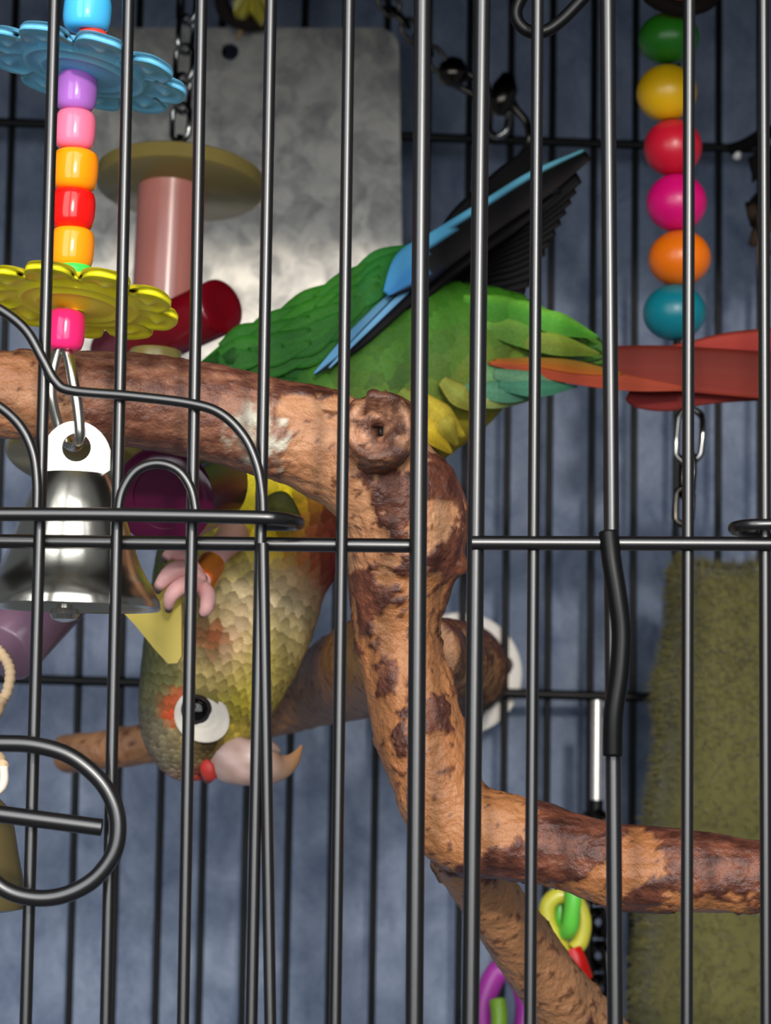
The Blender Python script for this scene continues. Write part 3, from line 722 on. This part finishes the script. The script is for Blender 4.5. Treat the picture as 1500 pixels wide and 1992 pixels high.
# fan of black inner primaries
for q_ in range(12):
    t = q_ / 11; xb, yb = 1022 + 104 * t, 566 - 222 * t; xa, ya = 715 + 50 * t, 645 - 50 * t; xm, ym = 900 + 45 * t, 545 - 110 * t; d = 192 - 12 * t
    feather('primary_feather', [(xa, ya, d), ((xa + xm) / 2, (ya + ym) / 2, d), (xm, ym, d + 2), ((xm + xb) / 2 + 4, (ym + yb) / 2 - 4, d + 5), (xb, yb, d + 8)], [40, 90, 92, 76, 26], lambda u, v: mixc(BLK, (40, 35, 34), max(0, u - .6) * 1.6 * max(0, v)), .04, wing)
feather('primary_feather', [(705, 664, 160), (800, 578, 165), (900, 494, 172), (1000, 425, 180), (1090, 372, 186)], [30, 44, 50, 46, 10], pcol(-.45, (72, 124, 160), (50, 60, 66)), .06, wing)
feather('primary_feather', [(612, 728, 154), (690, 662, 157), (800, 562, 162), (910, 468, 170), (1010, 408, 178)], [6, 40, 46, 40, 8], pcol(.12, (78, 130, 168), (70, 96, 110)), .06, wing)
feather('primary_feather', [(752, 572, 156), (800, 524, 158), (860, 482, 161), (960, 414, 170), (1050, 356, 178), (1142, 300, 186)], [18, 84, 78, 66, 60, 26], lambda u, v: (mixc(BLUE, TEAL, u) if v < -.05 - .62 * min(1, max(0, u - .2) * 2.6) else ((8, 10, 22) if u < .35 and v > .6 else (mixc(BLUE, (40, 90, 150), .3) if u < .28 else mixc(BLK, (40, 34, 34), max(0, v) * u)))), .06, wing)
feather('primary_feather', [(640, 716, 153), (715, 640, 156), (810, 548, 161), (905, 466, 169)], [5, 15, 17, 5], lambda u, v: (92, 140, 174) if abs(v) < .7 else (12, 22, 46), .05, wing)
far = feather('wing', [(860, 520, 204), (900, 450, 206), (960, 390, 210), (1010, 335, 214), (1040, 286, 218)], [60, 84, 84, 66, 14], lambda u, v: BLK, .06); far['label'] = 'black tip of the far wing'
# tail
def red(a, b): return lambda u, v: mixc(mixc(a, b, .5 + .5 * v), (60, 20, 14), .7 if abs(v) > .93 else 0)
tl = feather('tail_feather', [(1000, 712, 186), (1110, 708, 186), (1250, 712, 186), (1400, 722, 186), (1620, 740, 188)], [12, 58, 84, 92, 96], lambda u, v: mixc(mixc((104, 66, 26), (86, 30, 22), u * 3), (112, 40, 30), .5 + .5 * v), .12)
feather('tail_feather', [(1225, 690, 190), (1330, 684, 190), (1420, 676, 190), (1520, 674, 190), (1660, 668, 190)], [6, 36, 62, 78, 80], red((142, 54, 42), (124, 28, 26)), .12)
feather('tail_feather', [(1222, 765, 192), (1240, 772, 192), (1300, 774, 192), (1400, 764, 192), (1640, 752, 192)], [20, 42, 52, 40, 40], red((92, 26, 24), (110, 30, 28)), .12)
feather('tail_feather', [(950, 706, 163), (1030, 716, 166), (1120, 730, 172), (1230, 746, 178), (1330, 756, 182)], [6, 26, 36, 30, 8], lambda u, v: mixc((150, 80, 30), (134, 56, 38), .5 + .5 * v + u), .1)
feather('tail_feather', [(960, 700, 163.5), (1040, 704, 166), (1120, 714, 171), (1210, 728, 177)], [5, 18, 26, 6], lambda u, v: mixc((110, 84, 28), (146, 74, 26), .5 + .5 * v), .1)
# upper and lower tail coverts
for x0, y0, x1, y1, wd, c in ((900, 585, 1085, 640, 60, (50, 112, 22)), (950, 590, 1130, 650, 52, (58, 124, 28)), (1010, 612, 1166, 657, 46, (70, 138, 40)), (930, 630, 1120, 680, 56, (76, 112, 36)), (1000, 660, 1170, 690, 44, (96, 108, 32)), (880, 640, 1030, 672, 60, (68, 112, 40))):
    feather('tail_covert', [(x0, y0, 168), ((x0 + x1) / 2, (y0 + y1) / 2 - 5, 167), (x1, y1, 178)], [24, wd, 3], lambda u, v, c=c: mixc(c, (150, 190, 70) if v < 0 else (60, 100, 30), abs(v) * .35), .18, bird, M['feather'])
for x0, y0, x1, y1, wd, c in ((880, 720, 1060, 736, 54, (92, 130, 84)), (900, 756, 1080, 758, 44, (70, 118, 92)), (970, 748, 1122, 752, 36, (56, 110, 86)), (880, 770, 1040, 776, 34, (128, 132, 64)), (960, 726, 1110, 742, 34, (84, 124, 92))):
    feather('tail_covert', [(x0, y0, 164), ((x0 + x1) / 2, (y0 + y1) / 2 + 5, 165), (x1, y1, 176)], [20, wd, 3], lambda u, v, c=c: mixc(c, (40, 80, 60), abs(v) * .35), .18, bird, M['feather'])
for x0, y0, x1, y1, wd, c in ((820, 770, 905, 850, 46, (176, 156, 44)), (800, 800, 880, 882, 44, (188, 160, 36)), (850, 790, 890, 868, 40, (160, 148, 52)), (780, 760, 850, 830, 46, (120, 138, 60)), (860, 740, 930, 800, 44, (132, 140, 60))):
    feather('vent_feather', [(x0, y0, 158), ((x0 + x1) / 2, (y0 + y1) / 2, 156), (x1, y1, 164)], [20, wd, 5], lambda u, v, c=c: mixc(c, (120, 96, 24), abs(v) * .4), .2, bird, M['feather'])
feather('vent_feather', [(510, 985, 152), (545, 985, 149), (585, 1012, 152)], [30, 62, 10], lambda u, v: mixc((84, 84, 34), (60, 62, 26), abs(v)), .3, bird, M['feather'])
# legs, feet and the copper leg band
PK = (222, 168, 166)
lg = MB(); tube(lg, [P(*p) for p in ((455, 1040, 158), (425, 1075, 146), (400, 1115, 138), (385, 1140, 134))], [S(x, 140) for x in (34, 24, 19, 20)], 16, col=PK)
for pts, rr in (([(388, 1132, 133), (356, 1108, 127), (326, 1120, 121), (302, 1152, 121)], (20, 20, 16, 8)), ([(386, 1138, 132), (356, 1138, 123), (332, 1160, 120), (328, 1188, 123)], (18, 17, 14, 7)), ([(390, 1140, 134), (404, 1158, 128), (402, 1182, 125), (392, 1196, 127)], (17, 16, 14, 7)), ([(386, 1128, 134), (360, 1086, 131), (334, 1076, 128), (316, 1092, 127)], (18, 16, 13, 7))):
    qq = catmull([p + (r_,) for p, r_ in zip(pts, rr)], 4); tube(lg, [P(*p[:3]) for p in qq], [S(p[3], 128) for p in qq], 12, col=[PK if i_ < len(qq) - 2 else (70, 58, 56) for i_ in range(len(qq)) for _ in range(12)])
o = lg.build('leg', M['skin'], bird); o['label'] = 'pink scaly leg and gripping foot'
a, b = P(412, 1096, 142), P(394, 1128, 136)
lathe(MB(), a, b - a, [(S(20, 140), 0), (S(27, 140), 0), (S(28, 140), .0006), (S(28, 140), (b - a).length - .0006), (S(27, 140), (b - a).length), (S(20, 140), (b - a).length)], 28).build('leg_band', M['copper'], bird, sharp=40)['label'] = 'shiny copper leg band'
lg2 = MB(); tube(lg2, [P(*p) for p in ((800, 880, 160), (770, 880, 120), (740, 880, 100))], [S(x, 140) for x in (34, 22, 18)], 12, col=PK)
for dx in (-40, -14, 14, 40):
    qq = catmull([(740 + dx * .4, 880, 100), (740 + dx, 830, 96), (740 + dx * 1.2, 800, 84)], 4); tube(lg2, [P(*p) for p in qq], [.0024] * len(qq), 10, col=PK)
lg2.build('leg', M['skin'], bird)

# ------------------------------------------------------------------ wooden bead string
DS = 225
st = thing('wooden_bead_string', P(1335, 900, DS), 'hanging string of round painted wooden beads, green at the top to teal', 'bird toy')
def wbead(px, py, rx, ry, c, lab):
    r, h = S(rx, DS), S(ry, DS); prof = [(r * .12, -h * .93)] + [(r * math.cos(t), h * math.sin(t)) for t in np.linspace(-1.35, 1.35, 19)] + [(r * .12, h * .93)]
    lathe(MB(), P(px, py, DS), (-.10, -.05, 1), prof, 40, c).build('bead', M['wood_bead'], st)['label'] = lab
for a in ((1318, -18, 60, 44, (190, 92, 48), 'orange brown wooden bead'), (1301, 75, 61, 52, (36, 112, 24), 'green wooden bead'), (1297, 181, 60, 57, (216, 168, 16), 'yellow wooden bead'), (1309, 288, 58, 57, (186, 22, 46), 'crimson wooden bead'),
          (1316, 395, 60, 58, (206, 12, 108), 'magenta wooden bead'), (1322, 503, 62, 56, (224, 108, 12), 'orange wooden bead'), (1312, 608, 62, 56, (12, 112, 126), 'teal wooden bead')): wbead(*a)
tube(MB(), [P(1322, -160, DS), P(1300, 120, DS), P(1318, 480, DS), P(1316, 640, DS), P(1334, 780, DS), P(1340, 820, DS)], .001, 8, col=(40, 36, 34)).build('cord', M['rope'], st)
wire(MB(), [(1262, -10, DS - 12), (1290, 8, DS - 13), (1330, 16, DS - 13), (1372, 6, DS - 12), (1395, -22, DS - 10)], 2.6, 12, col=(30, 24, 22)).build('leather_loop', M['rope'], st)
oval_link(P(1341, 848, DS), (0.05, 0, 1), (1, -.35, 0), S(104, DS), S(52, DS), .0011).build('clip', M['chain'], st)
oval_link(P(1338, 925, DS), (0.05, 0, 1), (.4, -1, 0), S(84, DS), S(36, DS), .0014).build('clip', M['dark_chain'], st)
oval_link(P(1330, 985, DS), (0.05, 0, 1), (1, -.3, 0), S(70, DS), S(32, DS), .0012).build('clip', M['dark_chain'], st)

# ------------------------------------------------------------------ other hung things
hk = wire(MB(), [(1052, -60, 9), (1018, -10, 9), (1004, 22, 9), (1010, 46, 9), (1032, 62, 9), (1062, 60, 9), (1092, 40, 9), (1128, 4, 9), (1170, -40, 9)], 1.5, 12).build('wire_hook', M['bar_matt_shade'])
tag(hk, 'black wire hook at the top of the bars, left of the green wooden bead', 'hook')
DC = 335
sc_ = thing('steel_chain', P(1010, 270, DC), 'dark steel chain with swivel clips slanting across the top beside the metal plate', 'chain')
chain(P(700, -60, DC), P(858, 128, DC), 7, S(34, DC), .0009, M['dark_chain'], sc_, .4)
for (x, y, rx, ry, ang) in ((874, 138, 30, 30, 0), (968, 180, 26, 46, 0)):
    lathe(MB(), P(x, y + ry, DC - 3), (.25, 0, 1), [(0, 0), (S(rx, DC) * .7, S(ry, DC) * .15), (S(rx, DC), S(ry, DC) * .7), (S(rx, DC), S(ry, DC) * 1.3), (S(rx, DC) * .5, S(ry, DC) * 1.9), (0, S(ry, DC) * 2)], 18).build('swivel', M['dark_chain'], sc_)
oval_link(P(910, 160, DC), (1, 0, -.5), (0, -.6, 1), S(86, DC), S(34, DC), .0013).build('clip', M['dark_chain'], sc_)
oval_link(P(972, 222, DC), (.1, 0, 1), (1, -.4, 0), S(90, DC), S(40, DC), .0014).build('clip', M['chain'], sc_)
wire(MB(), [(985, 150, DC), (1000, 205, DC), (1024, 238, DC), (1030, 275, DC), (1010, 310, DC + 4)], 1.5).build('clip', M['dark_chain'], sc_)
# chrome rod and chain, lower right
DR = 345
rd = thing('chrome_rod', P(1160, 1600, DR), 'thin chrome rod hanging upright behind the hook wire, dark chain below', 'rod')
wire(MB(), [(1161, 1362, DR), (1160, 1560, DR)], 2.0, 14).build('rod', mat('chrome', (235, 230, 222), .25, .75), rd, sharp=50)
wire(MB(), [(1160, 1556, DR), (1158, 1600, DR)], 2.6, 14).build('rod_end', M['bar_matt_shade'], rd, sharp=50)
chain(P(1158, 1600, DR), P(1168, 1990, DR), 6, S(58, DR), .0022, M['dark_chain'], rd, .9)
DL = 250
pc = thing('plastic_chain', P(1125, 1900, DL), 'short chain of green, yellow and red plastic links hanging under the right branch', 'plastic chain')
oval_link(P(1102, 1752, DL), (.05, 0, 1), (.35, -1, 0), S(120, DL), S(60, DL), .0028, col=(92, 186, 62)).build('chain_link', M['plastic'], pc)['label'] = 'bright green link'
wire(MB(), [(1108, 1864, DL + 4), (1082, 1826, DL), (1066, 1795, DL), (1066, 1760, DL), (1088, 1742, DL), (1118, 1752, DL), (1134, 1790, DL), (1130, 1828, DL), (1118, 1846, DL)], 2.7, 12, col=(190, 184, 62)).build('chain_link', M['plastic'], pc)['label'] = 'yellow open link'
wire(MB(), [(1112, 1850, DL - 4), (1122, 1872, DL - 5), (1134, 1905, DL - 4)], 3.4, 12, col=(198, 14, 12)).build('chain_link', M['plastic'], pc)['label'] = 'red link'
DU = 320
pr_ = MB(); wire(pr_, [(950, 1925, DU), (975, 1885, DU), (1010, 1905, DU), (1024, 1960, DU), (1010, 2030, DU), (975, 2050, DU), (946, 2020, DU), (940, 1970, DU)], 4.0, 14, closed=True, col=(160, 52, 150))
pt = thing('plastic_ring', P(980, 2050, DU), 'purple plastic ring at the bottom edge beside the pale lower branch', 'ring')
pr_.build('ring', M['plastic'], pt)
wire(MB(), [(968, 1945, DU - 6), (972, 1985, DU - 8), (966, 2050, DU - 8)], 2.9, 12, col=(120, 160, 40)).build('ring_knot', M['plastic'], pt)['label'] = 'green knot on the ring'
# yellow toy at top
DY = 368
yt = thing('yellow_toy', P(490, 45, DY), 'ragged yellow plastic toy hanging at the top above the metal plate', 'bird toy')
vs = []; cs = []; fs = []; nt = 26
c0 = P(492, -18, DY)
for k in range(nt):
    a = 2 * math.pi * k / nt; r_ = S(58 + 14 * math.sin(a * 5 + .6) + 5 * math.sin(a * 9), DY); vs.append(c0 + Vector((r_ * math.cos(a) * .7, -.003 + .0015 * math.sin(a * 7), r_ * math.sin(a) * 1.08)))
vs += [v + Vector((0, .005, 0)) for v in vs]; vs += [c0 + Vector((0, -.006, 0)), c0 + Vector((0, .006, 0))]
for k in range(nt):
    j = (k + 1) % nt; fs += [(k, j, 2 * nt), (nt + j, nt + k, 2 * nt + 1), (k, nt + k, nt + j, j)]
MB().add(vs, fs, (190, 176, 66)).build('star', M['plastic'], yt, smooth=False)
wire(MB(), [(430, -40, DY + 6), (436, 20, DY + 6), (470, 42, DY + 6), (512, 40, DY + 6), (520, -20, DY + 6)], 3.0, 10, col=(44, 38, 36)).build('hanger', M['rope'], yt)
wire(MB(), [(462, 76, DY + 10), (468, 62, DY + 10), (476, 40, DY + 8)], .6, 8, col=(190, 150, 90)).build('string', M['rope'], yt)
# dark bark chew toy at the right edge
DK = 330
bt = thing('bark_toy', P(1480, 560, DK), 'dark shredded bark chew toy with a tan chip at the right edge', 'bird toy')
rnd = random.Random(3)
for k in range(16):
    c = P(1474 + rnd.uniform(-18, 50), 318 + k * 9.0 + rnd.uniform(-5, 5), DK + rnd.uniform(-8, 8)); a = rnd.uniform(-.8, .8); L = rnd.uniform(.006, .010)
    d = Vector((math.sin(a), rnd.uniform(-.4, .4), math.cos(a))).normalized(); sd = d.cross(TOCAM).normalized()
    col = rnd.choice([(30, 26, 24), (46, 38, 32), (62, 50, 40), (24, 22, 22)])
    ps = []
    for u, wd in ((-.8, .35), (-.3, .9), (.3, 1), (.8, .5)): ps.append((c + d * (u * L), wd * .0034))
    tube(MB(), [p for p, _ in ps], [w_ for _, w_ in ps], 7, col=col, flat=.45).build('bark_chip', M['rope'], bt)
tube(MB(), [P(1478, 470, DK - 4), P(1480, 500, DK - 4), P(1484, 540, DK - 4), P(1492, 572, DK - 4)], [S(x, DK) for x in (10, 17, 16, 8)], 10, col=(128, 98, 70), flat=.5).build('wood_chip', M['rope'], bt)['label'] = 'tan wood chip'
lathe(MB(), P(1434, 312, DK), (0, 0, 1), [(0, 0), (S(9, DK), S(4, DK)), (S(9, DK), S(18, DK)), (0, S(24, DK))], 14).build('pin', M['steel_bright'], bt)
wire(MB(), [(1420, 292, DK), (1450, 282, DK), (1485, 262, DK), (1530, 250, DK)], 2.4, 10, col=(20, 19, 19)).build('hanger', M['rope'], bt)
# olive hanging gourd behind the latch ring and its rope
DG = 62
gd = thing('hanging_gourd', P(-60, 1772, DG), 'olive brown dangling wooden bell behind the latch ring on a rope', 'bird toy')
g0 = P(-48, 1772, DG); hg = lambda y: (g0 - P(-48, y, DG)).length
lathe(MB(), g0, (0, 0, 1), [(0, 0), (S(70, DG), 0), (S(96, DG), hg(1766)), (S(98, DG), hg(1755)), (S(92, DG), hg(1720)), (S(80, DG), hg(1665)), (S(70, DG), hg(1610)), (S(58, DG), hg(1572)), (S(40, DG), hg(1553)), (0, hg(1545))], 36, (84, 74, 46)).build('wooden_bell', M['plastic'], gd, sharp=50)
rope = MB(); qq = catmull([(-40, 1560, DG), (4, 1530, DG), (7, 1490, DG)], 6); tube(rope, [P(*p) for p in qq], .0011, 8, col=(228, 214, 200))
qq = catmull([(-6, 1262, DG + 50), (12, 1284, DG + 50), (20, 1310, DG + 48), (14, 1345, DG + 45), (0, 1372, DG + 42), (-20, 1430, DG + 20), (6, 1490, DG)], 8)
tube(rope, [P(*p) for p in qq], [.0014 + .0002 * math.sin(i * 2.1) for i in range(len(qq))], 8, col=(206, 176, 140))
rope.build('rope', M['rope'], gd)

# ------------------------------------------------------------------ green fleece
left = catmull([(1330, 1092), (1306, 1120), (1304, 1200), (1292, 1280), (1276, 1345), (1284, 1430), (1262, 1560), (1250, 1700), (1240, 1850), (1230, 1992), (1226, 2160)], 5)
DF = 318
nl = len(left); nu = 34; vs = []; cs = []; fs = []
for i in range(nl):
    topf = min(1, i / 6.0)
    for k in range(nu):
        u = (k / (nu - 1)) ** 1.6; x = left[i][0] + u * (1860 - left[i][0]); y = left[i][1] + (16 * math.sin(u * 9) if i < 6 else 0) * (1 - topf)
        dep = 26 * (1 - math.exp(-u * 16)) * (.35 + .65 * math.sqrt(topf)) + 5 * noise.noise(Vector((x * .006, y * .004, 5)))
        vs.append(P(x, y, DF + 14 - dep)); cs.append((94, 90, 52))
n0 = len(vs); vs += [v + Vector((0, (.012 + .01 * 1), 0)) if False else Vector((v.x, P(750, 996, DF + 16).y, v.z)) for v in vs]; cs += [(100, 102, 52)] * n0
for i in range(nl - 1):
    for k in range(nu - 1):
        a = i * nu + k; fs += [(a, a + 1, a + nu + 1, a + nu), (n0 + a, n0 + a + nu, n0 + a + nu + 1, n0 + a + 1)]
    for k in (0, nu - 1): a = i * nu + k; fs.append((a, a + nu, n0 + a + nu, n0 + a))
for i in (0, nl - 1):
    for k in range(nu - 1): a = i * nu + k; fs.append((a, a + 1, n0 + a + 1, n0 + a))
gf = thing('fleece_panel', P(1500, 2160, DF), 'fuzzy olive green fleece panel hanging inside the cage at lower right', 'fleece')
MB().add(vs, fs, cs).build('fleece', M['fleece'], gf)
fz = MB(); rnd = random.Random(5); nrm = TOCAM
for q_ in range(15000):
    i = rnd.random() * (nl - 1.01); u = rnd.random() ** 1.4 if q_ % 3 else rnd.random() * .03; k = (u ** (1 / 1.6)) * (nu - 1.01); a = int(i) * nu + int(k)
    if q_ % 11 == 0: i = rnd.random() * 1.5; a = int(i) * nu + int(k)
    p = vs[a].lerp(vs[a + 1], k - int(k)).lerp(vs[a + nu].lerp(vs[a + nu + 1], k - int(k)), i - int(i))
    edge = u < .03
    d = Vector((rnd.gauss(-.9 if edge else -.25, .5), rnd.gauss(-.7, .3), rnd.gauss(-.15 if i > 2 else .7, .5))).normalized(); L = rnd.uniform(.0025, .006); wv = d.cross(Vector((rnd.gauss(0, 1), rnd.gauss(0, 1), rnd.gauss(0, 1)))).normalized() * .00032
    j = rnd.uniform(.9, 1.1) * .84 * (1 + .12 * noise.noise(p * 60)); c = (int(120 * j), int(114 * j), int(66 * j))
    fz.add([p - wv, p + wv, p + d * L], [(0, 1, 2)], [c, c, c])
o = fz.build('pile', M['fleece'], gf, smooth=False); o['kind'] = 'stuff'
